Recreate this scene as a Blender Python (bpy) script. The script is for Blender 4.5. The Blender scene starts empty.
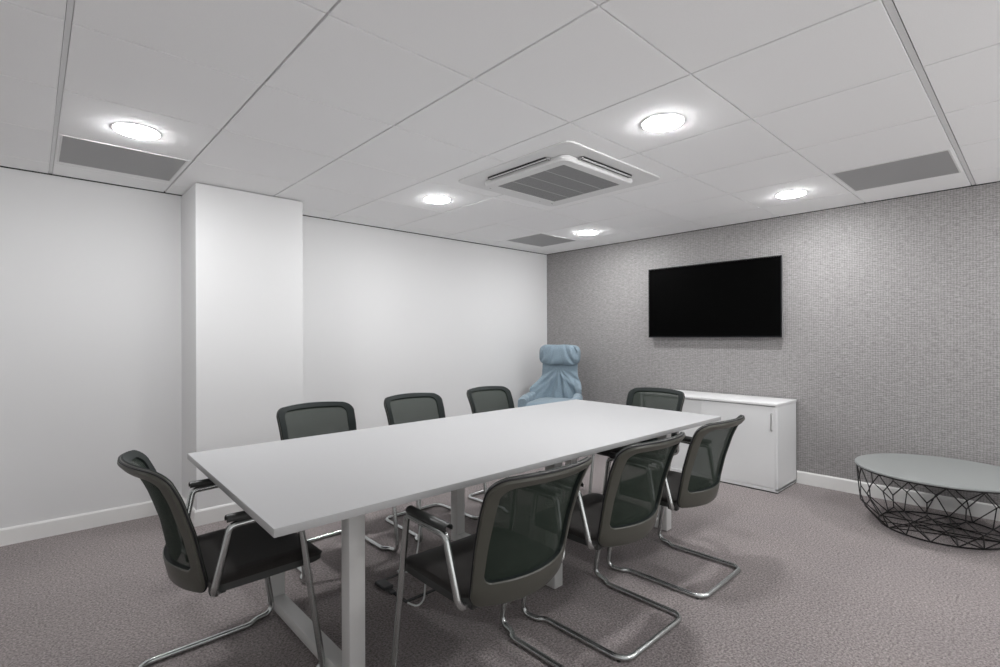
import bpy, bmesh, math, random
from mathutils import Vector, Matrix, noise
random.seed(4)
C = bpy.context.scene.collection
PI = math.pi
H = 2.257           # ceiling height
XR = 4.72           # wallpapered wall
YL = 4.222          # white wall
CAMZ = 1.235

# ------------------------------------------------------------ materials
def mat(name, col, rough=.6, metal=0, spec=.5, alpha=1, bump=None, var=None, emit=None, coat=0, sheen=0):
    m = bpy.data.materials.new(name); m.use_nodes = True
    nt = m.node_tree; b = nt.nodes['Principled BSDF']
    b.inputs['Base Color'].default_value = (*col, 1)
    b.inputs['Roughness'].default_value = rough
    b.inputs['Metallic'].default_value = metal
    b.inputs['Specular IOR Level'].default_value = spec
    b.inputs['Alpha'].default_value = alpha
    b.inputs['Coat Weight'].default_value = coat
    b.inputs['Sheen Weight'].default_value = sheen
    if emit:
        b.inputs['Emission Color'].default_value = (*emit[0], 1)
        b.inputs['Emission Strength'].default_value = emit[1]
    tc = nt.nodes.new('ShaderNodeTexCoord')
    if var:   # (scale, amount, detail)
        n = nt.nodes.new('ShaderNodeTexNoise'); n.inputs['Scale'].default_value = var[0]
        n.inputs['Detail'].default_value = var[2] if len(var) > 2 else 3
        nt.links.new(tc.outputs['Object'], n.inputs['Vector'])
        r = nt.nodes.new('ShaderNodeValToRGB')
        a = var[1]
        r.color_ramp.elements[0].position = .3; r.color_ramp.elements[1].position = .7
        r.color_ramp.elements[0].color = (*[c*(1-a) for c in col], 1)
        r.color_ramp.elements[1].color = (*[min(1, c*(1+a)) for c in col], 1)
        nt.links.new(n.outputs['Fac'], r.inputs['Fac'])
        nt.links.new(r.outputs['Color'], b.inputs['Base Color'])
    if bump:  # (scale, strength, distance)
        n = nt.nodes.new('ShaderNodeTexNoise'); n.inputs['Scale'].default_value = bump[0]
        n.inputs['Detail'].default_value = 4
        nt.links.new(tc.outputs['Object'], n.inputs['Vector'])
        bp = nt.nodes.new('ShaderNodeBump'); bp.inputs['Strength'].default_value = bump[1]
        bp.inputs['Distance'].default_value = bump[2]
        nt.links.new(n.outputs['Fac'], bp.inputs['Height'])
        nt.links.new(bp.outputs['Normal'], b.inputs['Normal'])
    return m

M = {}
M['white_wall'] = mat('white_wall_paint', (.70, .70, .70), .75, spec=.3, bump=(90, .08, .002))
M['baseboard'] = mat('baseboard_paint', (.78, .775, .76), .45)
M['tile'] = mat('ceiling_tile_board', (.90, .90, .90), .9, spec=.2, bump=(260, .25, .002), var=(300, .02))
M['tile_back'] = mat('ceiling_grid_shadow', (.20, .20, .20), .9)
M['tee'] = mat('ceiling_tee_metal', (.70, .70, .70), .5)
M['tee_grey'] = mat('light_grey_bar', (.42, .42, .42), .6)
M['gap'] = mat('dark_gap', (.03, .03, .03), .9)
M['laminate'] = mat('white_table_laminate', (.46, .46, .465), .62, spec=.3, bump=(700, .05, .0005))
M['lam_edge'] = mat('grey_table_edge', (.42, .42, .42), .5)
M['white_metal'] = mat('white_powder_coated_metal', (.66, .655, .64), .42)
M['chrome'] = mat('satin_chrome_tube', (.56, .58, .57), .27, metal=1)
M['plastic'] = mat('olive_black_chair_plastic', (.072, .071, .058), .40, spec=.5, bump=(500, .08, .0006))
M['front_plastic'] = mat('green_black_frame_front', (.013, .018, .017), .6, spec=.25)
M['plastic_seam'] = mat('black_seam_rubber', (.008, .008, .01), .6)
M['pad_plastic'] = mat('black_armrest_plastic', (.03, .032, .03), .4)
M['seat_fabric'] = mat('black_seat_fabric', (.024, .0215, .020), .95, spec=.2, bump=(900, .4, .001), var=(500, .3), sheen=.12)
M['cabinet'] = mat('white_cabinet_board', (.74, .745, .745), .45)
M['cabinet_top'] = mat('white_cabinet_top', (.74, .74, .74), .4)
M['steel'] = mat('brushed_steel_handle', (.55, .55, .54), .3, metal=1)
M['screen'] = mat('black_glass_screen', (.0012, .0012, .0012), .5, spec=.02)
M['bezel'] = mat('black_screen_bezel', (.006, .006, .007), .4, spec=.2)
M['screen_side'] = mat('silver_screen_rim', (.35, .35, .36), .35, metal=.6)
M['light_ring'] = mat('white_lamp_ring', (.82, .82, .82), .5)
M['ac_white'] = mat('white_unit_plastic', (.74, .74, .735), .5)
M['ac_seam'] = mat('unit_seam_grey', (.30, .30, .30), .6)
M['coffee_top'] = mat('grey_lacquered_tabletop', (.26, .272, .267), .4)
M['wire'] = mat('black_wire_metal', (.012, .011, .011), .45)
M['cable_white'] = mat('white_cable_plastic', (.75, .77, .76), .4)
M['floor_box'] = mat('black_floor_box_plastic', (.015, .015, .016), .5)
M['wood'] = mat('pale_beech_wood', (.45, .30, .17), .5, var=(30, .15))
M['blue'] = mat('pale_blue_denim_fabric', (.215, .280, .328), .92, spec=.15, bump=(500, .35, .001), var=(160, .16), sheen=.2)

def lit(nm, strength, col=(.985, .99, 1)):
    m = bpy.data.materials.new(nm); m.use_nodes = True
    nt = m.node_tree; nt.nodes.clear()
    e = nt.nodes.new('ShaderNodeEmission'); o = nt.nodes.new('ShaderNodeOutputMaterial')
    e.inputs['Color'].default_value = (*col, 1); e.inputs['Strength'].default_value = strength
    nt.links.new(e.outputs[0], o.inputs[0]); return m
M['lamp'] = lit('lit_lamp_diffuser', 192)

def N(nt, t, **kw):
    n = nt.nodes.new(t)
    for k, v in kw.items():
        if k.startswith('_'): setattr(n, k[1:], v)
        else: n.inputs[k.replace('__', ' ')].default_value = v
    return n

def carpet_mat():
    m = mat('grey_loop_pile_carpet', (.2, .19, .19), .97, spec=.1, sheen=.1)
    nt = m.node_tree; b = nt.nodes['Principled BSDF']; L = nt.links.new
    tc = N(nt, 'ShaderNodeTexCoord')
    n1 = N(nt, 'ShaderNodeTexNoise', Scale=105.0, Detail=4.0, Roughness=.8)
    n2 = N(nt, 'ShaderNodeTexVoronoi', Scale=130.0)
    n3 = N(nt, 'ShaderNodeTexNoise', Scale=2.2, Detail=2.0)
    for n in (n1, n2, n3): L(tc.outputs['Object'], n.inputs['Vector'])
    r = N(nt, 'ShaderNodeValToRGB')
    r.color_ramp.elements[0].position = .34; r.color_ramp.elements[1].position = .66
    r.color_ramp.elements[0].color = (.110, .0975, .096, 1); r.color_ramp.elements[1].color = (.48, .425, .418, 1)
    L(n1.outputs['Fac'], r.inputs['Fac'])
    mx = N(nt, 'ShaderNodeMix'); mx.data_type = 'RGBA'; mx.blend_type = 'MULTIPLY'; mx.inputs['Factor'].default_value = .5
    rr = N(nt, 'ShaderNodeValToRGB'); rr.color_ramp.elements[0].color = (.55, .55, .55, 1); rr.color_ramp.elements[1].color = (1, 1, 1, 1)
    rr.color_ramp.elements[0].position = .1; rr.color_ramp.elements[1].position = .6
    L(n2.outputs['Distance'], rr.inputs['Fac'])
    L(r.outputs['Color'], mx.inputs['A']); L(rr.outputs['Color'], mx.inputs['B'])
    mx2 = N(nt, 'ShaderNodeMix'); mx2.data_type = 'RGBA'; mx2.blend_type = 'MULTIPLY'; mx2.inputs['Factor'].default_value = .3
    r3 = N(nt, 'ShaderNodeValToRGB'); r3.color_ramp.elements[0].color = (.82, .82, .84, 1); r3.color_ramp.elements[1].color = (1, .99, .98, 1)
    r3.color_ramp.elements[0].position = .35; r3.color_ramp.elements[1].position = .65
    L(n3.outputs['Fac'], r3.inputs['Fac']); L(mx.outputs['Result'], mx2.inputs['A']); L(r3.outputs['Color'], mx2.inputs['B'])
    L(mx2.outputs['Result'], b.inputs['Base Color'])
    ad = N(nt, 'ShaderNodeMath'); ad.operation = 'ADD'
    L(n1.outputs['Fac'], ad.inputs[0]); L(n2.outputs['Distance'], ad.inputs[1])
    bp = N(nt, 'ShaderNodeBump', Strength=.6, Distance=.006)
    L(ad.outputs[0], bp.inputs['Height']); L(bp.outputs['Normal'], b.inputs['Normal'])
    return m
M['carpet'] = carpet_mat()

def wallpaper_mat():
    m = mat('woven_grey_wallpaper', (.27, .26, .255), .5, spec=.4)
    nt = m.node_tree; b = nt.nodes['Principled BSDF']; L = nt.links.new
    tc = N(nt, 'ShaderNodeTexCoord')
    def aniso(sx, sy, sz, sc, det=3.0):
        mp = N(nt, 'ShaderNodeMapping'); mp.inputs['Scale'].default_value = (sx, sy, sz)
        n = N(nt, 'ShaderNodeTexNoise', Scale=sc, Detail=det, Roughness=.6)
        L(tc.outputs['Object'], mp.inputs['Vector']); L(mp.outputs[0], n.inputs['Vector']); return n
    a = aniso(1, 2.2, .8, 85)    # short upright flecks
    c = aniso(1, .30, 2.6, 85)    # weft lines
    w = N(nt, 'ShaderNodeTexWave', Scale=22.0, Distortion=1.5, Detail=2.0); w.inputs['Detail Scale'].default_value = 3; w.bands_direction = 'Z'
    w2 = N(nt, 'ShaderNodeTexWave', Scale=19.0, Distortion=1.2, Detail=2.0); w2.bands_direction = 'Y'
    L(tc.outputs['Object'], w.inputs['Vector']); L(tc.outputs['Object'], w2.inputs['Vector'])
    def mth(op, x, y):
        n = N(nt, 'ShaderNodeMath'); n.operation = op
        for i, v in enumerate((x, y)):
            if isinstance(v, (int, float)): n.inputs[i].default_value = v
            else: L(v, n.inputs[i])
        return n.outputs[0]
    s = mth('ADD', mth('MULTIPLY', a.outputs['Fac'], .7), mth('MULTIPLY', c.outputs['Fac'], 1.1))
    s = mth('ADD', s, mth('MULTIPLY', w.outputs['Fac'], .16))
    s = mth('ADD', s, mth('MULTIPLY', w2.outputs['Fac'], .16))
    s = mth('SUBTRACT', s, .56)
    r = N(nt, 'ShaderNodeValToRGB'); e = r.color_ramp.elements
    e[0].position = .3; e[1].position = .72
    e[0].color = (.200, .192, .190, 1); e[1].color = (.365, .351, .348, 1)
    L(s, r.inputs['Fac']); L(r.outputs['Color'], b.inputs['Base Color'])
    bp = N(nt, 'ShaderNodeBump', Strength=.5, Distance=.003)
    L(s, bp.inputs['Height']); L(bp.outputs['Normal'], b.inputs['Normal'])
    return m
M['wallpaper'] = wallpaper_mat()

def mesh_fabric():
    """thin knitted net: see-through between the threads"""
    m = mat('green_black_net_fabric', (.018, .028, .020), .7, spec=.25)
    nt = m.node_tree; b = nt.nodes['Principled BSDF']; L = nt.links.new
    tc = N(nt, 'ShaderNodeTexCoord')
    w1 = N(nt, 'ShaderNodeTexWave', Scale=150.0); w1.bands_direction = 'X'
    w2 = N(nt, 'ShaderNodeTexWave', Scale=150.0); w2.bands_direction = 'Z'
    L(tc.outputs['Object'], w1.inputs['Vector']); L(tc.outputs['Object'], w2.inputs['Vector'])
    mx = N(nt, 'ShaderNodeMath'); mx.operation = 'MULTIPLY'
    L(w1.outputs['Fac'], mx.inputs[0]); L(w2.outputs['Fac'], mx.inputs[1])
    mr = N(nt, 'ShaderNodeMapRange'); mr.inputs['To Min'].default_value = .97; mr.inputs['To Max'].default_value = .62
    L(mx.outputs[0], mr.inputs['Value']); L(mr.outputs[0], b.inputs['Alpha'])
    return m
M['net'] = mesh_fabric()

def grille_mat(name, col, dark, scale, axis='Y'):
    m = mat(name, col, .6)
    nt = m.node_tree; b = nt.nodes['Principled BSDF']; L = nt.links.new
    tc = N(nt, 'ShaderNodeTexCoord')
    v = N(nt, 'ShaderNodeTexVoronoi', Scale=scale); v.inputs['Randomness'].default_value = 0
    L(tc.outputs['Object'], v.inputs['Vector'])
    r = N(nt, 'ShaderNodeValToRGB'); r.color_ramp.elements[0].color = (*dark, 1); r.color_ramp.elements[1].color = (*col, 1)
    r.color_ramp.elements[0].position = .25; r.color_ramp.elements[1].position = .4
    L(v.outputs['Distance'], r.inputs['Fac']); L(r.outputs['Color'], b.inputs['Base Color'])
    return m
M['perforated'] = grille_mat('perforated_grey_grille', (.36, .36, .36), (.13, .13, .13), 170)
M['ac_grille'] = grille_mat('fine_grey_intake_grille', (.30, .30, .30), (.13, .13, .13), 130)

# ------------------------------------------------------------ mesh helpers
def obj(name, bm, m, parent=None, smooth=True, angle=40):
    me = bpy.data.meshes.new(name)
    bmesh.ops.recalc_face_normals(bm, faces=bm.faces)
    bm.to_mesh(me); bm.free()
    for x in (m if isinstance(m, (list, tuple)) else [m]): me.materials.append(x)
    o = bpy.data.objects.new(name, me); C.objects.link(o)
    if smooth:
        me.polygons.foreach_set('use_smooth', [True]*len(me.polygons))
        me.set_sharp_from_angle(angle=math.radians(angle))
    if parent: o.parent = parent
    return o

def thing(name, label, cat, loc=(0, 0, 0), rz=0, group=None):
    o = bpy.data.objects.new(name, None); C.objects.link(o)
    o.location = loc; o.rotation_euler = (0, 0, rz)
    o.empty_display_size = .1
    o['label'] = label; o['category'] = cat
    if group: o['group'] = group
    return o

def tag(o, label, cat, group=None):
    o['label'] = label; o['category'] = cat
    if group: o['group'] = group
    return o

def struct(name, bm, m, smooth=False):
    o = obj(name, bm, m, None, smooth); o['kind'] = 'structure'; return o

def box(bm, x0, x1, y0, y1, z0, z1, bev=0, seg=2, mi=0):
    r = bmesh.ops.create_cube(bm, size=1)
    vs = r['verts']
    for v in vs:
        v.co = Vector(((x0+x1)/2+v.co.x*(x1-x0), (y0+y1)/2+v.co.y*(y1-y0), (z0+z1)/2+v.co.z*(z1-z0)))
    fs = list({f for v in vs for f in v.link_faces})
    for f in fs: f.material_index = mi
    if bev:
        es = list({e for v in vs for e in v.link_edges})
        g = bmesh.ops.bevel(bm, geom=es, offset=bev, segments=seg, affect='EDGES', profile=.5)
        for f in g['faces']: f.material_index = mi
    return vs

def loft(bm, loops, closed=True, cap0=True, cap1=True, ringclosed=False, mi=0):
    """loops: list of equal length point lists"""
    V = [[bm.verts.new(p) for p in l] for l in loops]
    n = len(V[0]); rng = n if closed else n-1
    pairs = list(zip(V[:-1], V[1:])) + ([(V[-1], V[0])] if ringclosed else [])
    for a, b in pairs:
        for i in range(rng):
            j = (i+1) % n
            f = bm.faces.new((a[i], a[j], b[j], b[i])); f.material_index = mi
    if not ringclosed:
        if cap0: bm.faces.new(list(reversed(V[0]))).material_index = mi
        if cap1: bm.faces.new(V[-1]).material_index = mi
    return V

def fillet(pts, rad, closed=False, n=7):
    """round the corners of a polyline; rad: radius or list"""
    P = [Vector(p) for p in pts]; out = []; k = len(P)
    for i, p in enumerate(P):
        r = rad[i] if isinstance(rad, (list, tuple)) else rad
        if (not closed and i in (0, k-1)) or r <= 0: out.append(p); continue
        a = P[(i-1) % k]; b = P[(i+1) % k]
        u = (a-p).normalized(); v = (b-p).normalized()
        ang = u.angle(v)
        if ang > PI-.02: out.append(p); continue
        d = min(r/math.tan(ang/2), (a-p).length*.49, (b-p).length*.49)
        rr = d*math.tan(ang/2)
        c = p+(u+v).normalized()*(rr/math.sin(ang/2))
        s = p+u*d-c; e = p+v*d-c
        w_ = s.angle(e)
        for t in range(n+1): out.append(c+s*(math.sin((1-t/n)*w_)/math.sin(w_))+e*(math.sin(t/n*w_)/math.sin(w_)))
    return out

def tube(bm, path, r, seg=10, closed=False, flat=None, mi=0):
    P = [Vector(p) for p in path]; k = len(P)
    T = []
    for i in range(k):
        if closed: t = P[(i+1) % k]-P[(i-1) % k]
        else: t = P[min(i+1, k-1)]-P[max(i-1, 0)]
        T.append(t.normalized())
    up = Vector((0, 0, 1)) if abs(T[0].z) < .9 else Vector((1, 0, 0))
    nrm = (up-T[0]*up.dot(T[0])).normalized(); Ns = [nrm]
    for i in range(1, k):
        q = T[i-1].rotation_difference(T[i]); nrm = q @ nrm
        nrm = (nrm-T[i]*nrm.dot(T[i])).normalized(); Ns.append(nrm)
    tw = 0
    if closed:
        q = T[-1].rotation_difference(T[0]); e = q @ Ns[-1]
        tw = e.angle(Ns[0])
        if e.cross(Ns[0]).dot(T[0]) < 0: tw = -tw
    loops = []
    for i in range(k):
        b = T[i].cross(Ns[i]); a0 = tw*i/k
        rr = r[i] if isinstance(r, (list, tuple)) else r
        loops.append([P[i]+(Ns[i]*math.cos(a0+2*PI*j/seg)+b*math.sin(a0+2*PI*j/seg))*rr for j in range(seg)])
    loft(bm, loops, True, True, True, ringclosed=closed, mi=mi)

def rrect(x0, x1, y0, y1, r, n=6):
    """rounded rectangle outline, counter-clockwise; r = radius or (bl, br, tr, tl)"""
    if not isinstance(r, (list, tuple)): r = (r,)*4
    out = []
    for (cx, cy, a0, q) in ((x0+r[0], y0+r[0], PI, r[0]), (x1-r[1], y0+r[1], 1.5*PI, r[1]), (x1-r[2], y1-r[2], 0, r[2]), (x0+r[3], y1-r[3], .5*PI, r[3])):
        for i in range(n+1):
            a = a0+.5*PI*i/n; out.append((cx+q*math.cos(a), cy+q*math.sin(a)))
    return out

def dense(loop, step):
    out = []; k = len(loop)
    for i in range(k):
        a = loop[i]; b = loop[(i+1) % k]; d = math.dist(a, b); m = max(1, int(round(d/step)))
        for j in range(m): out.append((a[0]+(b[0]-a[0])*j/m, a[1]+(b[1]-a[1])*j/m))
    return out

def lathe(bm, prof, seg=48, c=(0, 0), mi=0):
    loops = [[(c[0]+r*math.cos(2*PI*i/seg), c[1]+r*math.sin(2*PI*i/seg), z) for i in range(seg)] for r, z in prof]
    loft(bm, loops, mi=mi)

def lerp(a, b, t): return a+(b-a)*t
def curve(tab, x):
    if x <= tab[0][0]: 
        (a, b), (c, d) = tab[0], tab[1]; return b+(d-b)*(x-a)/(c-a)
    for (a, b), (c, d) in zip(tab, tab[1:]):
        if x <= c:
            t = (x-a)/(c-a); return lerp(b, d, t)
    (a, b), (c, d) = tab[-2], tab[-1]; return b+(d-b)*(x-a)/(c-a)
def scurve(tab, x, w=.012):
    return (curve(tab, x-w)+2*curve(tab, x)+curve(tab, x+w))/4

# ------------------------------------------------------------ room
X0, Y0 = -1.3, -2.2          # the room stays open behind the camera
bm = bmesh.new(); box(bm, X0, XR+.1, Y0, YL+.1, -.1, 0); struct('floor', bm, M['carpet'])
bm = bmesh.new(); box(bm, XR, XR+.1, Y0, YL+.1, 0, H+.1); struct('wall_right', bm, M['wallpaper'])
bm = bmesh.new(); box(bm, X0, XR, YL, YL+.1, 0, H+.1); struct('wall_left', bm, M['white_wall'])
bm = bmesh.new(); box(bm, .793, 1.497, 3.785, YL+.001, 0, H-.006, .002, 1); struct('wall_column', bm, M['white_wall'])

bm = bmesh.new(); box(bm, X0-.1, X0, Y0, YL+.1, 0, H+.1); struct('wall_back', bm, M['white_wall'])

# suspended ceiling: boards, narrow joints, two broad metal tees
xe = [-1.3, -1.11, -.51, .09, .69, 1.29, 1.89, 2.49, 3.09, 3.69, 4.29, XR-.012]
ye = [-2.2, -1.48, -.875, -.275, .33, .937, 1.542, 2.147, 2.752, 3.357, 3.962, YL-.012]
bm = bmesh.new()
box(bm, X0, XR+.1, Y0, YL+.1, H+.022, H+.1, mi=1)
g = .0042
for i in range(len(xe)-1):
    for j in range(len(ye)-1):
        a = xe[i]+(.0105 if i == 3 else g); b = xe[i+1]-(.0085 if i == 2 else (g if i < len(xe)-2 else 0))
        c = ye[j]+(.008 if j == 4 else g*.8); d = ye[j+1]-(.018 if j == 3 else (g*.8 if j < len(ye)-2 else 0))
        dz = .002 if (i, j) == (7, 8) else 0
        box(bm, a, b, c, d, H-dz, H+.023, .0008, 1)
for (a, b) in ((xe[3]-.007, xe[3]+.009),): box(bm, a, b, Y0, YL-.012, H+.002, H+.02, mi=2)
for (a, b) in ((ye[4]-.015, ye[4]+.005),): box(bm, X0, XR-.012, a, b, H+.002, H+.02, mi=2)
struct('ceiling', bm, [M['tile'], M['tile_back'], M['tee']])
# dark shadow joint round the top of the walls
bm = bmesh.new()
box(bm, X0, XR, YL-.004, YL, H-.005, H+.02); box(bm, XR-.004, XR, Y0, YL, H-.005, H+.02)
struct('trim_1', bm, M['gap'])

def skirt(name, pts):
    """baseboard with a small chamfer along a floor path, room on its left side"""
    bm = bmesh.new(); t = .014; h = .102
    prof = [(0, 0), (t, 0), (t, h-.01), (t-.006, h), (0, h)]
    P = [Vector(p) for p in pts]; loops = []
    for i, p in enumerate(P):
        d0 = (P[i]-P[i-1]).normalized() if i else (P[1]-P[0]).normalized()
        d1 = (P[i+1]-P[i]).normalized() if i < len(P)-1 else d0
        n0 = Vector((-d0.y, d0.x)); n1 = Vector((-d1.y, d1.x)); m = (n0+n1)/(1+n0.dot(n1))
        loops.append([(p.x+m.x*a, p.y+m.y*a, z) for a, z in prof])
    loft(bm, loops); o = struct(name, bm, M['baseboard']); return o
skirt('baseboard_left', [(XR, YL), (1.497, YL), (1.497, 3.785), (.793, 3.785), (.793, YL), (X0, YL)])
skirt('baseboard_right', [(XR, Y0), (XR, YL)])

# ------------------------------------------------------------ ceiling lamps
lamp_spots = [((.386, 3.05), 'round recessed ceiling light beside the leftmost grey vent'),
              ((2.218, 1.24), 'round ceiling light just right of the air conditioner, the biggest in the picture'),
              ((4.018, 1.24), 'round ceiling light near the top of the grey wall, right of the screen'),
              ((2.218, 3.07), 'round ceiling light between the air conditioner and the white wall'),
              ((4.018, 3.06), 'farthest round ceiling light, beside the small grey vent in the corner')]
def make_lamp(p, label):
    t = thing('ceiling_light', label, 'ceiling light', (p[0], p[1], H), 0, 'round recessed ceiling lights')
    return t
lamp0 = make_lamp(*lamp_spots[0])
bm = bmesh.new()
ri, ro = .092, .108
loft(bm, [[(r*math.cos(2*PI*i/48), r*math.sin(2*PI*i/48), z) for i in range(48)] for r, z in
          ((ri, -.0005), (ri, -.003), (ro-.004, -.003), (ro, -.0005))], cap0=False, cap1=False, ringclosed=True)
ring = obj('frame', bm, M['light_ring'], lamp0)
bm = bmesh.new()
lathe(bm, [(ri-.0005, -.0015), (ri-.0005, -.0055), (.084, -.009), (.060, -.0125), (.030, -.0145), (.006, -.015)], 48)
diff = obj('diffuser', bm, M['lamp'], lamp0)
for p, lb in lamp_spots[1:]:
    t = make_lamp(p, lb)
    for src in (ring, diff):
        c = src.copy(); C.objects.link(c); c.parent = t
# the lamps of the same rows that hang just outside the picture
for p, lb in (((2.218, -.58), 'round ceiling light of the row nearest the open side of the room'),
              ((4.018, -.58), 'round ceiling light by the near end of the grey wall')):
    t = make_lamp(p, lb)
    for src in (ring, diff):
        c = src.copy(); C.objects.link(c); c.parent = t

# ------------------------------------------------------------ ceiling vents
def vent(x0, x1, y0, y1, label):
    t = thing('ceiling_vent', label, 'ceiling vent', ((x0+x1)/2, (y0+y1)/2, H), 0, 'grey perforated ceiling vents')
    w = (x1-x0)/2; d = (y1-y0)/2
    bm = bmesh.new()
    o = rrect(-w-.008, w+.008, -d-.008, d+.008, .004, 2); i = rrect(-w, w, -d, d, .002, 2)
    loft(bm, [[(x, y, -.0005) for x, y in o], [(x, y, -.004) for x, y in o], [(x, y, -.004) for x, y in i], [(x, y, -.0005) for x, y in i]], ringclosed=True)
    obj('frame', bm, M['ac_white'], t, False)
    bm = bmesh.new(); box(bm, -w, w, -d, d, -.003, -.0005)
    obj('grille', bm, M['perforated'], t, False)
vent(.120, .660, 3.365, 3.872, 'dark grey rectangular ceiling vent at the far left, above the white wall')
vent(3.705, 4.262, .36, .902, 'dark grey rectangular ceiling vent at the right, above the wallpapered wall')
vent(3.705, 4.255, 3.39, 3.88, 'farthest grey ceiling vent, in the corner where the white and grey walls meet')

# ------------------------------------------------------------ air conditioner
ac = thing('ceiling_air_conditioner', 'square white ceiling cassette air conditioner with grey centre grille', 'air conditioner', (2.517, 2.150, H))
bm = bmesh.new()
def sq(h, r, z, n=6): return [(x, y, z) for x, y in rrect(-h, h, -h, h, r, n)]
loft(bm, [sq(.476, .05, -.0005), sq(.476, .05, -.006), sq(.472, .05, -.009), sq(.40, .03, -.012), sq(.385, .03, -.011), sq(.36, .03, -.010)], cap0=True, cap1=True)
obj('face_plate', bm, M['ac_white'], ac, True, 25)
bm = bmesh.new()
loft(bm, [sq(.352, .05, -.012), sq(.352, .05, -.030), sq(.343, .045, -.040), sq(.283, .006, -.041), sq(.281, .006, -.036), sq(.281, .006, -.030)], cap0=False, cap1=True)
obj('inner_panel', bm, M['ac_white'], ac, True, 25)
bm = bmesh.new(); box(bm, -.28, .28, -.28, .28, -.039, -.032, .001, 1)
gr = obj('grille', bm, M['ac_grille'], ac, False)
bm = bmesh.new()
for k in (-.14, 0, .14): box(bm, -.28, .28, k-.0035, k+.0035, -.0405, -.038)
obj('grille_bar', bm, M['tee_grey'], gr, False)
for k in range(4):
    R = Matrix.Rotation(k*PI/2, 4, 'Z')
    bm = bmesh.new(); box(bm, -.245, .245, .356, .398, -.0175, -.012, .004, 2)
    bmesh.ops.transform(bm, matrix=R, verts=bm.verts)
    s = obj('air_slot', bm, M['gap'], ac, False)
    bm = bmesh.new()
    fl = [[(x, .363+.028*t, -.020-.007*math.sin(t*PI*.5)+.004) for x in (-.238, .238)] for t in (0, .33, .66, 1)]
    lo = [[p[0] for p in fl]+[(p[0][0], p[0][1], p[0][2]+.003) for p in reversed(fl)], [p[1] for p in fl]+[(p[1][0], p[1][1], p[1][2]+.003) for p in reversed(fl)]]
    loft(bm, lo)
    for sx in (-1, 1): box(bm, min(sx*.238, sx*.252), max(sx*.238, sx*.252), .36, .392, -.024, -.013, .002, 1, mi=1)
    bmesh.ops.transform(bm, matrix=R, verts=bm.verts)
    obj('flap', bm, [M['ac_white'], M['ac_seam']], s, True)
bm = bmesh.new(); box(bm, .30, .318, .322, .326, -.0425, -.040); obj('badge', bm, M['ac_seam'], ac, False)

# ------------------------------------------------------------ conference table
TZ = .720
TX0, TX1, TY0, TY1 = .493, 3.252, 1.408, 2.598
tb = thing('conference_table', 'long rectangular white meeting table with white metal frame legs', 'table', (TX0, TY0, 0))
def L2(bm): bmesh.ops.translate(bm, vec=(-TX0, -TY0, 0), verts=bm.verts); return bm
bm = bmesh.new(); box(bm, TX0, TX1, TY0, TY1, TZ-.025, TZ, .0015, 2)
bm.faces.ensure_lookup_table()
for v in bm.verts:   # the top is a hair out of square, as in the room
    v.co.x += lerp(-.016, .015, (v.co.y-TY0)/(TY1-TY0)); v.co.y += .006*(v.co.x-1.9)/1.4 if v.co.y > 2 else 0
bm.normal_update()
for f in bm.faces: f.material_index = 0 if f.normal.z > .5 else 1
obj('tabletop', L2(bm), [M['laminate'], M['lam_edge']], tb)
PYN, PYF = 1.622, 2.452      # outer faces of the posts
for (a, b) in ((.798, .858), (1.864, 1.924), (2.936, 2.996)):
    for (c, d) in ((PYN, PYN+.062), (PYF-.062, PYF)):
        bm = bmesh.new(); box(bm, a, b, c, d, 0.004, TZ-.05, .003, 2)
        lg = obj('leg', L2(bm), M['white_metal'], tb)
        bm = bmesh.new(); box(bm, a+.01, b-.01, c+.01, d-.01, 0, .006)
        obj('foot_glide', L2(bm), M['pad_plastic'], lg)
    bm = bmesh.new(); box(bm, a, b, PYN+.062, PYF-.062, .006, .052, .003, 2)
    obj('foot_rail', L2(bm), M['white_metal'], tb)
    bm = bmesh.new(); box(bm, a, b, PYN, PYF, TZ-.05, TZ-.025, .002, 1)
    obj('top_rail', L2(bm), M['white_metal'], tb)
for y in (1.80, 2.25):
    bm = bmesh.new(); box(bm, .858, 2.936, y, y+.04, TZ-.062, TZ-.026, .002, 1)
    obj('long_beam', L2(bm), M['white_metal'], tb)
# cable tray with sockets under the top
for (a, b) in ((1.50, 1.84), (1.96, 2.80)):
    bm = bmesh.new()
    pr = [(1.90, TZ-.03), (1.90, TZ-.14), (2.05, TZ-.14), (2.05, TZ-.10), (2.047, TZ-.10), (2.047, TZ-.137), (1.903, TZ-.137), (1.903, TZ-.03)]
    loft(bm, [[(a, y, z) for y, z in pr], [(b, y, z) for y, z in pr]])
    tr = obj('cable_tray', L2(bm), M['steel'], tb, False)
for (a, b) in ((2.02, 2.30), (2.42, 2.70)):
    bm = bmesh.new(); box(bm, a, b, 1.87, 1.90, TZ-.125, TZ-.07, .003, 1)
    s = obj('power_strip', L2(bm), M['white_metal'], tb)
    for k in range(3):
        bm = bmesh.new(); box(bm, a+.03+k*.085, a+.08+k*.085, 1.868, 1.872, TZ-.115, TZ-.08)
        obj('socket', L2(bm), M['pad_plastic'], s, False)

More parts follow.
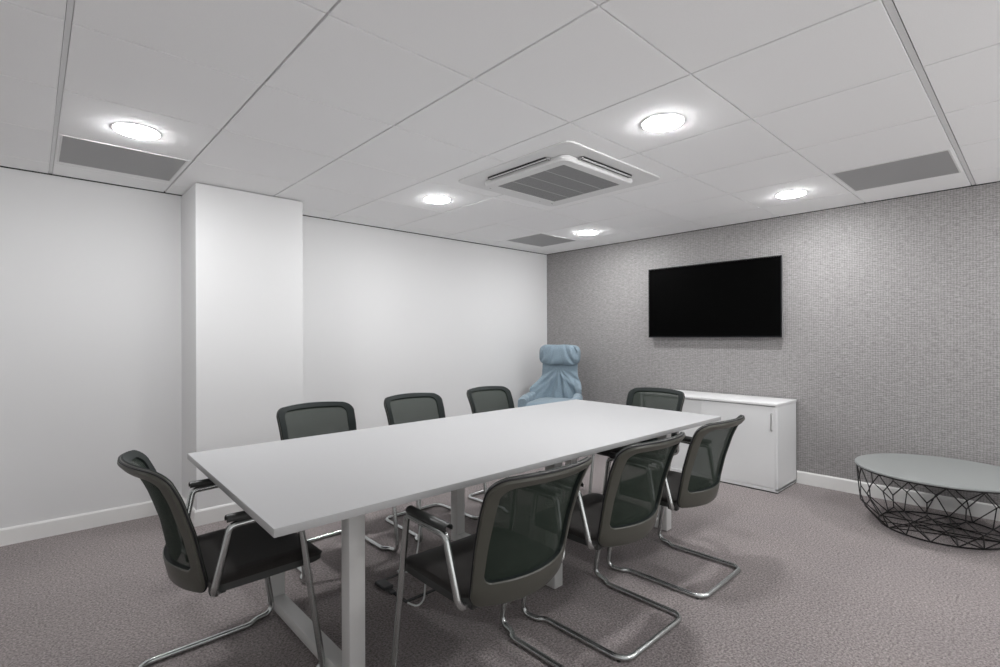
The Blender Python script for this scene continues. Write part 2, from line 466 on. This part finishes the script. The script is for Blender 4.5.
# ------------------------------------------------------------ meeting chairs
# local frame: origin under the middle of the rear floor bar, +y is the way the sitter faces
EDGE = [(.40, .168), (.45, .156), (.60, .118), (.72, .076), (.78, .046), (.815, .022), (.84, -.002), (.86, -.028)]
def back_y(s, z):
    c = lerp(.078, .064, min(1, max(0, (z-.39)/.45)))
    w = .235
    return scurve(EDGE, z)-c*(1-min(1.1, (s/w)**2))
def back_pt(s, t, off=0):
    """s across, t up the back; off = distance behind the front face"""
    z = t-.014*max(0, (t-.60)/.25)**2*(s/.235)**2 if t > .6 else t
    z -= .012*(1-(s/.235)**2)*max(0, 1-(t-.405)/.15)
    e = .004
    p = Vector((s, back_y(s, z), z))
    ds = Vector((e, back_y(s+e, z)-back_y(s, z), 0)); dz = Vector((0, back_y(s, z+e)-back_y(s, z), e))
    n = dz.cross(ds).normalized()        # towards the rear
    if n.y > 0: n = -n
    return p+n*off
def taper(loop):   # narrower towards the bottom
    return [(s*(.90+.10*min(1, max(0, (t-.405)/.30))), t) for s, t in loop]

def make_chair():
    root = thing('meeting_chair', '', 'chair')
    # one bent tube: floor loop, front legs, arms, down and under the seat
    half = [(.225, 0, .012), (.226, .40, .012), (.253, .425, .012), (.266, .503, .014),
            (.262, .412, .628), (.262, .192, .618), (.246, .146, .402), (.17, .185, .380)]
    rad = [.055, .12, .10, .050, .030, .022, .035, .03]
    pts = half+[(-x, y, z) for x, y, z in reversed(half)]
    path = fillet(pts, rad+rad[::-1], closed=True, n=8)
    bm = bmesh.new(); tube(bm, path, .0118, 12, closed=True)
    tube(bm, fillet([(-.16, .40, .378), (0, .40, .370), (.16, .40, .378)], .05), .009, 8)
    fr = obj('frame', bm, M['chrome'], root)
    for sx in (-1, 1):
        for y in (.03, .37):
            bm = bmesh.new(); lathe(bm, [(.006, 0), (.008, .001), (.008, .003)], 10, (sx*.225, y))
            obj('glide', bm, M['pad_plastic'], fr)
    # armrest pads: hollow rounded sleeves over the tube
    for sx in (-1, 1):
        bm = bmesh.new(); lo = []
        arc = [(.017*math.cos(a), .0135*math.sin(a)) for a in [PI*(-.22+1.44*i/12) for i in range(13)]]
        inn = [(x*.78, z*.74) for x, z in arc]
        sec = arc+inn[::-1]
        for y in (.180, .183, .28, .40, .403):
            k = .93 if y in (.180, .403) else 1
            lo.append([(sx*.258+x*k, y, .642+lerp(0, .004, (y-.178)/.24)+z*k) for x, z in sec])
        loft(bm, lo)
        box(bm, sx*.258-.009, sx*.258+.009, .21, .40, .628, .642, .003, 1)
        obj('armrest', bm, M['pad_plastic'], root)
    # seat: cushion and under shell
    def sloop(w, y0, y1, r, zf):
        L = dense(rrect(-w, w, y0, y1, r, 6), .05)
        return [(x, y, zf(x, y)) for x, y in L]
    def top(x, y):
        t = (y-.10)/.45
        return .444+.010*math.sin(min(1, max(0, t))*PI*.9)-.012*(1-(x/.23)**2)*(1-t*.6)-.040*max(0, (t-.78)/.22)**2
    def bot(x, y):
        t = min(1, max(0, (y-.10)/.45)); return .374+.008*max(0, (t-.45)/.55)**1.5+.006*(x/.23)**2
    bm = bmesh.new()
    R4 = (.04, .04, .085, .085)
    def ring(ins, f):
        L = dense(rrect(-.230, .230, .150, .545, R4, 6), .045)
        k = (.230-ins)/.230
        cy = .3475
        P = [(x*k, cy+(y-cy)*(1-ins/.1975)) for x, y in L]
        return [(x, y, f(x, y)) for x, y in P]
    mid = lambda x, y: lerp(bot(x, y), top(x, y), .55)
    loft(bm, [ring(.004, mid), ring(0, lambda x, y: lerp(mid(x, y), top(x, y), .45)), ring(.004, lambda x, y: top(x, y)-.008), ring(.016, lambda x, y: top(x, y)-.001),
              ring(.05, top), ring(.09, top), ring(.12, top), ring(.15, top), ring(.18, top)], cap0=False, cap1=True)
    obj('seat', bm, M['seat_fabric'], root)
    bm = bmesh.new()
    loft(bm, [ring(.004, lambda x, y: mid(x, y)+.001), ring(.003, lambda x, y: lerp(mid(x, y), bot(x, y), .6)), ring(.03, lambda x, y: bot(x, y)+.008), ring(.06, bot), ring(.12, bot), ring(.18, bot)], cap0=False, cap1=True)
    obj('seat_shell', bm, M['pad_plastic'], root)
    # backrest ring
    OUT = dense(taper(rrect(-.228, .228, .405, .835, (.035, .035, .045, .045), 6)), .026)
    n = len(OUT)
    INN0 = rrect(-.193, .193, .455, .812, (.022, .022, .03, .03), 6)
    def inner(s, t):  # matching point on the inner outline, by scaling toward the opening
        cs, ct = 0, .633
        w = .90+.10*min(1, max(0, (t-.405)/.30))
        u = s/(.228*w); v = (t-.405)/.430
        si = u*.189; ti = .480+v*.327
        return (si*(.93+.07*min(1, max(0, (ti-.405)/.30))), ti)
    INN = [inner(s, t) for s, t in OUT]
    def ringp(k, off): return [back_pt(lerp(a[0], b[0], k), lerp(a[1], b[1], k), off) for a, b in zip(OUT, INN)]
    bm = bmesh.new()
    loft(bm, [ringp(0, .005), ringp(.05, .0), ringp(.5, -.001), ringp(.96, .0), ringp(1, .003), ringp(1, .019),
              ringp(.96, .023), ringp(.6, .0245), ringp(.10, .0235), ringp(0, .019)], ringclosed=True)
    for k, f in enumerate(bm.faces): f.material_index = 1 if k//n in (0, 1, 2, 3, 4) else 0
    br = obj('backrest', bm, [M['plastic'], M['front_plastic']], root, True, 38)
    # dark seam that runs round the rim
    bm = bmesh.new(); tube(bm, [back_pt(s*1.004, t+(t-.633)*.004, .0115) for s, t in OUT], .0036, 6, closed=True)
    obj('edge_seam', bm, M['plastic_seam'], br)
    # net panel
    bm = bmesh.new(); cs, ct = 0, .633
    loops = []
    for k in (1.02, .9, .75, .6, .45, .3, .15):
        loops.append([back_pt(cs+(s-cs)*k, ct+(t-ct)*k, .006-.004*(1-k)) for s, t in INN])
    V = loft(bm, loops, cap0=False, cap1=True)
    obj('net_panel', bm, M['net'], br)
    # bracket joining back and tube
    for sx in (-1, 1):
        bm = bmesh.new(); box(bm, sx*.175-.015, sx*.175+.015, .150, .20, .372, .40, .005, 2)
        obj('bracket', bm, M['pad_plastic'], root)
    return root

def copy_tree(o, parent=None):
    c = o.copy(); C.objects.link(c); c.parent = parent
    for ch in [x for x in list(C.objects) if x.parent == o]: copy_tree(ch, c)
    return c
D = math.radians
chairs = [   # x, y of the rear floor bar, heading, label
    (1.205, 1.075, 0, 'nearest black mesh chair at the table front, its left armrest in full view'),
    (1.858, 1.072, D(0), 'middle chair of the three with green-looking mesh backs turned to the viewer'),
    (2.518, 1.084, D(.5), 'farthest of the three near-side mesh chairs, overlapping the white cabinet'),
    (.284, 2.075, D(-90), 'black mesh chair seen from its side at the near left end of the table'),
    (1.262, 3.008, D(180), 'black mesh chair across the table, in front of the wall column'),
    (1.960, 3.020, D(180), 'black mesh chair across the table, middle of the three backs along the white wall'),
    (2.665, 3.020, D(183), 'black mesh chair across the table, closest to the blue armchair'),
    (3.516, 2.020, D(90), 'black mesh chair at the far short end of the table, before the cabinet'),
]
proto = make_chair()
for i, (x, y, rz, lb) in enumerate(chairs):
    o = proto if i == 0 else copy_tree(proto)
    o.location = (x, y, 0); o.rotation_euler = (0, 0, rz)
    o['label'] = lb; o['category'] = 'chair'; o['group'] = 'meeting chairs around the table'

# ------------------------------------------------------------ cabinet
CX0, CX1, CY0, CY1, CZ = 4.262, 4.70, 1.415, 2.625, .702
cb = thing('storage_cabinet', 'low white two-door storage cabinet against the wallpapered wall', 'cabinet', (CX0, CY0, 0))
def LC(bm): bmesh.ops.translate(bm, vec=(-CX0, -CY0, 0), verts=bm.verts); return bm
bm = bmesh.new()
box(bm, CX0, CX1, CY0, CY0+.018, .02, CZ-.022, .001, 1); box(bm, CX0, CX1, CY1-.018, CY1, .02, CZ-.022, .001, 1)
box(bm, CX1-.008, CX1, CY0, CY1, .02, CZ-.022); box(bm, CX0, CX1, CY0, CY1, .010, .034, .001, 1)
obj('body', LC(bm), M['cabinet'], cb, False)
bm = bmesh.new(); box(bm, CX0+.01, CX1, CY0+.006, CY1-.006, 0, .010); obj('plinth', LC(bm), M['gap'], cb, False)
bm = bmesh.new(); box(bm, CX0-.004, CX1, CY0-.002, CY1+.002, CZ-.020, CZ, .002, 2); obj('cabinet_top', LC(bm), M['cabinet_top'], cb)
bm = bmesh.new(); box(bm, CX0+.03, CX1-.01, CY0+.018, CY1-.018, .036, CZ-.024); obj('cabinet_inside', LC(bm), M['ac_seam'], cb, False)
bm = bmesh.new(); box(bm, CX0+.002, CX0+.014, CY0+.020, 2.030, .037, CZ-.027, .0015, 1)
d1 = obj('door', LC(bm), M['cabinet'], cb, False)
bm = bmesh.new(); box(bm, CX0+.018, CX0+.030, 2.02, CY1-.020, .037, CZ-.027, .0015, 1)
d2 = obj('door', LC(bm), M['cabinet'], cb, False)
for dd, y, xo in ((d1, 1.457, CX0+.002), (d2, CY1-.05, CX0+.018)):
    bm = bmesh.new()
    tube(bm, fillet([(xo, y, .622), (xo-.022, y, .622), (xo-.022, y, .490), (xo, y, .490)], .006), .0048, 8)
    obj('handle', LC(bm), M['steel'], dd)

# ------------------------------------------------------------ wall screen
sy0, sy1, sz0, sz1, sx = 1.510, 2.768, 1.221, 1.918, 4.655
tv = thing('wall_screen', 'large flat black television screen mounted on the grey wall', 'television', (sx, (sy0+sy1)/2, sz0))
def LT(bm): bmesh.ops.translate(bm, vec=(-sx, -(sy0+sy1)/2, -sz0), verts=bm.verts); return bm
bm = bmesh.new(); box(bm, sx+.004, sx+.030, sy0, sy1, sz0, sz1, .002, 1); obj('housing', LT(bm), M['screen_side'], tv, False)
bm = bmesh.new()
o_ = [(y, z) for y, z in rrect(sy0, sy1, sz0, sz1, .003, 2)]; i_ = [(y, z) for y, z in rrect(sy0+.009, sy1-.009, sz0+.013, sz1-.009, .001, 2)]
loft(bm, [[(sx+.005, *p) for p in o_], [(sx, *p) for p in o_], [(sx, *p) for p in i_], [(sx+.005, *p) for p in i_]], ringclosed=True)
obj('bezel', LT(bm), M['bezel'], tv, False)
bm = bmesh.new(); box(bm, sx+.002, sx+.006, sy0+.008, sy1-.008, sz0+.012, sz1-.008); obj('screen_panel', LT(bm), M['screen'], tv, False)
bm = bmesh.new(); box(bm, sx+.028, XR, 1.90, 2.38, 1.36, 1.76, .004, 1); obj('wall_bracket', LT(bm), M['bezel'], tv, False)

# ------------------------------------------------------------ coffee table
ccx, ccy = 4.238, .452
ct = thing('coffee_table', 'round grey coffee table on a black geometric wire cage', 'coffee table', (ccx, ccy, 0))
bm = bmesh.new(); lathe(bm, [(.425, .368), (.442, .369), (.4455, .372), (.4455, .379), (.443, .382)], 96); obj('tabletop', bm, M['coffee_top'], ct)
def pol(r, a, z): return Vector((r*math.cos(D(a)), r*math.sin(D(a)), z))
NN = 16; st = 360/NN
bm = bmesh.new(); wr = .0036
circ = lambda r, z, n=96: [(r*math.cos(2*PI*i/n), r*math.sin(2*PI*i/n), z) for i in range(n)]
tube(bm, circ(.436, .364), .004, 6, True)
obj('upper_hoop', bm, M['wire'], ct)
bm = bmesh.new()
for k in range(NN):
    a = 167+st*k
    T = pol(.436, a, .364); V1 = pol(.432, a+st/2, .262); W1 = pol(.424, a+st/2, .188); K = pol(.414, a, .115); B = pol(.315, a+st*.0, .005)
    T2 = pol(.436, a+st, .364); K2 = pol(.414, a+st, .115)
    tube(bm, [T, V1], wr, 6); tube(bm, [T2, V1], wr, 6); tube(bm, [V1, W1], wr, 6)
    tube(bm, [W1, K], wr, 6); tube(bm, [W1, K2], wr, 6)
    B1 = pol(.315, a-st*.5, .006); B2 = pol(.315, a+st*.5, .006)
    tube(bm, [K, B1], wr, 6); tube(bm, [K, B2], wr, 6)
obj('wire_cage', bm, M['wire'], ct)
bm = bmesh.new()
tube(bm, circ(.315, .006), .0045, 6, True)
for k in range(NN):
    a = 167+st*(k+.5)
    if k % 3: tube(bm, [pol(.315, a, .006), pol(.315, a+st*(7 if k % 2 else 6), .006)], wr*.85, 5)
obj('base_hoop', bm, M['wire'], ct)

# ------------------------------------------------------------ blue armchair
ac_x, ac_y = 4.115, 3.57
AZ = math.radians(207)       # the sitter faces the camera corner
bc = thing('armchair', 'high-back armchair in a wrinkled pale blue fabric cover with pillow headrest', 'armchair', (ac_x, ac_y, 0), AZ-PI/2)
def nz(p, s): return noise.noise(Vector(p)*s)
# headrest pillow
def pillow(w, h, d, cz, cy, ns, folds=9):
    bm = bmesh.new(); loops = []
    NU, NV = 260, 20
    for j in range(NV+1):
        th = -PI/2+PI*j/NV
        row = []
        for i in range(NU):
            ph = 2*PI*i/NU
            e = .45
            sp = lambda c, k: math.copysign(abs(c)**k, c)
            x = w*sp(math.cos(th), .35)*sp(math.cos(ph), e)
            y = d*sp(math.cos(th), .5)*sp(math.sin(ph), .8)
            z = h*sp(math.sin(th), .6)
            u = x/w
            conv = u*(.35+.65*(z/h*.5+.5))
            f = (math.sin(conv*23+1.2*nz((x*.6, 0, z), 6))*.75+.35*math.sin(conv*51+1.7))*(.55+.6*nz((conv*2, 7, 0), 3))
            amp = .026*(1-abs(z/h)*.35)
            k = 1+0*f
            row.append((x, y+math.copysign(1, y)*f*amp*min(1, abs(y)/d*1.5), cz+z+.006*nz((x, 0, 1), 9)))
        loops.append(row)
    for r in loops:
        for q, v in enumerate(r): r[q] = (v[0], cy+v[1], v[2])
    loft(bm, loops); return bm
obj('headrest', pillow(.232, .113, .075, 1.030, -.225, 0), M['blue'], bc, True, 180)
# backrest: narrow neck that spreads into the arm covers
OUTL = [(1.00, .185), (.93, .200), (.86, .200), (.80, .205), (.76, .225), (.72, .255), (.68, .285), (.62, .290), (.50, .29), (.40, .285), (.33, .28)]
def blue_w(z):
    t = [(a, b) for a, b in reversed(OUTL)]; return scurve(t, z, .018)
bm = bmesh.new(); loops = []
NZ, NX = 60, 90
for j in range(NZ+1):
    z = .33+.67*j/NZ; w = blue_w(z)
    fr = []; bk = []
    for i in range(NX+1):
        u = -1+2*i/NX; x = u*w
        fwd = .0+.30*max(0, (abs(u)*w-.175)/.17)**1.0*min(1, max(0, (.80-z)/.12))   # sides come forward as arms
        y = -.235+.10*(1-(z-.33)/.67)*.6+fwd
        r = math.hypot(x, z-.90)+1e-6; ang = math.atan2(x, .90-z)
        f = math.sin(ang*15+2.5*nz((x, z, 0), 5))*.5+.6*nz((ang*4, r*3, 0), 2.2)
        a = .024*min(1, max(0, (.86-z)/.12))+.003
        V = .022*math.exp(-((abs(x)-(.84-z)*1.1-.0)/.03)**2)*min(1, max(0, (.84-z)/.08))*(1 if z > .55 else 0)
        y += f*a-V*.0+V
        edge = (1-abs(u)**6)
        fr.append((x, y+.02*edge, z)); bk.append((x*.97, y-.075*edge-.01, z))
    loops.append(fr+bk[::-1])
loft(bm, loops); obj('backrest', bm, M['blue'], bc, True, 180)
# arms
for s_ in (-1, 1):
    bm = bmesh.new(); loops = []
    for j in range(15):
        t = j/14; y = .02+.36*t; x = s_*(.252+.02*math.sin(t*PI))
        zt = .635-.035*t+.012*nz((s_, t*4, 0), 2)
        lp = []
        for x_, z_ in dense(rrect(-.045, .045, .32, .635, (.02, .02, .035, .035), 5), .03):
            z_ = .32+(z_-.32)*(zt-.32)/.315
            d = .007*math.sin(y*55+z_*16+3*nz((y, z_, s_), 6))
            lp.append((x+x_+s_*d, y, z_))
        loops.append(lp)
    loft(bm, loops); obj('armrest', bm, M['blue'], bc, True, 60)
bm = bmesh.new()
base = dense(rrect(-.235, .235, -.16, .40, .05, 5), .04)
loops = []
for zz, ins in ((.33, .02), (.34, .0), (.50, .0), (.545, .01), (.562, .04), (.570, .10), (.572, .18)):
    kx = (.235-ins)/.235; ky = (.28-ins)/.28
    loops.append([(x*kx, .12+(y-.12)*ky, zz+.008*nz((x, y, 0), 8)) for x, y in base])
loft(bm, loops); obj('seat_cushion', bm, M['blue'], bc, True, 60)
for sx_, yy in ((-.29, -.15), (.29, -.15), (-.29, .34), (.29, .34)):
    bm = bmesh.new(); loft(bm, [[(sx_*k+x, yy*k2+y, z) for x, y in rrect(-.018*r, .018*r, -.018*r, .018*r, .006*r, 3)] for k, k2, r, z in ((1.05, 1.05, .7, 0), (1, 1, 1, .33))])
    obj('leg', bm, M['steel'], bc)

# ------------------------------------------------------------ floor box and cables
fb = thing('floor_box', 'black-rimmed floor power box with carpeted lid under the table', 'floor box', (1.375, 2.15, 0))
bm = bmesh.new()
o_ = rrect(-.105, .105, -.135, .135, .006, 2); i_ = rrect(-.090, .090, -.120, .120, .004, 2)
loft(bm, [[(x, y, .0005) for x, y in o_], [(x, y, .006) for x, y in o_], [(x, y, .006) for x, y in i_], [(x, y, .0005) for x, y in i_]], ringclosed=True)
obj('rim', bm, M['floor_box'], fb, False)
bm = bmesh.new(); box(bm, -.09, .09, -.12, .12, .0005, .004, .001, 1); obj('lid', bm, M['carpet'], fb, False)
bm = bmesh.new(); box(bm, -.128, -.075, .02, .115, .004, .022, .004, 1); box(bm, -.12, -.09, -.03, .02, .004, .014, .003, 1); obj('cable_flap', bm, M['floor_box'], fb, False)
def cable(name, pts, r, label, m=M['cable_white']):
    cu = [Vector(p) for p in pts]; out = []
    for i in range(len(cu)-1):
        p0 = cu[max(0, i-1)]; p1 = cu[i]; p2 = cu[i+1]; p3 = cu[min(len(cu)-1, i+2)]
        for k in range(8):
            t = k/8
            out.append(.5*((2*p1)+(p2-p0)*t+(2*p0-5*p1+4*p2-p3)*t*t+(3*p1-p0-3*p2+p3)*t**3))
    out.append(cu[-1])
    bm = bmesh.new(); tube(bm, out, r, 8); tag(obj(name, bm, m), label, 'cable')
cable('power_cable', [(1.60, 1.97, .60), (1.56, 2.12, .57), (1.545, 2.28, .45), (1.54, 2.30, .22), (1.52, 2.31, .05), (1.45, 2.31, .012), (1.40, 2.30, .012),
                      (1.425, 2.268, .010), (1.482, 2.214, .008), (1.455, 2.13, .012), (1.406, 2.058, .012), (1.340, 1.975, .007), (1.290, 1.955, .006), (1.268, 1.996, .012)], .0042,
      'white power cable hanging from the table and curling over the floor box')

# ------------------------------------------------------------ light and camera
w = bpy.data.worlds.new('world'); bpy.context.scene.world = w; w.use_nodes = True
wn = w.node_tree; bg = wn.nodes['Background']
# added fill: world brighter below the horizon to lift the ceiling, dimmer above
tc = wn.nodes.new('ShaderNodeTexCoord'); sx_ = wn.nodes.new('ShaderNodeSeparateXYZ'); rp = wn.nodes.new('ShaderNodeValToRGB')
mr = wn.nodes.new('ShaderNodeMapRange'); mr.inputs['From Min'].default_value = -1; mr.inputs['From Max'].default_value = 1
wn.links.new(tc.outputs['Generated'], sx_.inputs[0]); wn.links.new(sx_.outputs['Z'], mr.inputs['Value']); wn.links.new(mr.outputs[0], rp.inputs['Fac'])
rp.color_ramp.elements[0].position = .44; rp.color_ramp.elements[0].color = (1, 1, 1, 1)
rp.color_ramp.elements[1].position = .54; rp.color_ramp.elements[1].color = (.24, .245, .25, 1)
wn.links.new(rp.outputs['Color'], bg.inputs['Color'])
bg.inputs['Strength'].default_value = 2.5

cam = bpy.data.cameras.new('camera'); co = bpy.data.objects.new('camera', cam); C.objects.link(co)
f = 505.27; cam.sensor_width = 36; cam.sensor_fit = 'HORIZONTAL'; cam.lens = f*36/1000
cam.shift_y = 3.07/1000; cam.clip_start = .02
yaw, rol = .82257, -.00291
fw = Vector((math.cos(yaw), math.sin(yaw), 0)); r = Vector((math.sin(yaw), -math.cos(yaw), 0)); u = r.cross(fw)
r2 = r*math.cos(rol)+u*math.sin(rol); u2 = -r*math.sin(rol)+u*math.cos(rol)
mw = Matrix(((r2.x, u2.x, -fw.x, 0), (r2.y, u2.y, -fw.y, 0), (r2.z, u2.z, -fw.z, CAMZ), (0, 0, 0, 1)))
co.matrix_world = mw
sc = bpy.context.scene; sc.camera = co
sc.view_settings.view_transform = 'Standard'; sc.view_settings.look = 'None'
sc.view_settings.gamma = 1; sc.view_settings.use_curve_mapping = False
sc.view_settings.exposure = 0
sc.cycles.use_denoising = True
sc.cycles.diffuse_bounces = 8; sc.cycles.max_bounces = 12
sc.cycles.transparent_max_bounces = 12
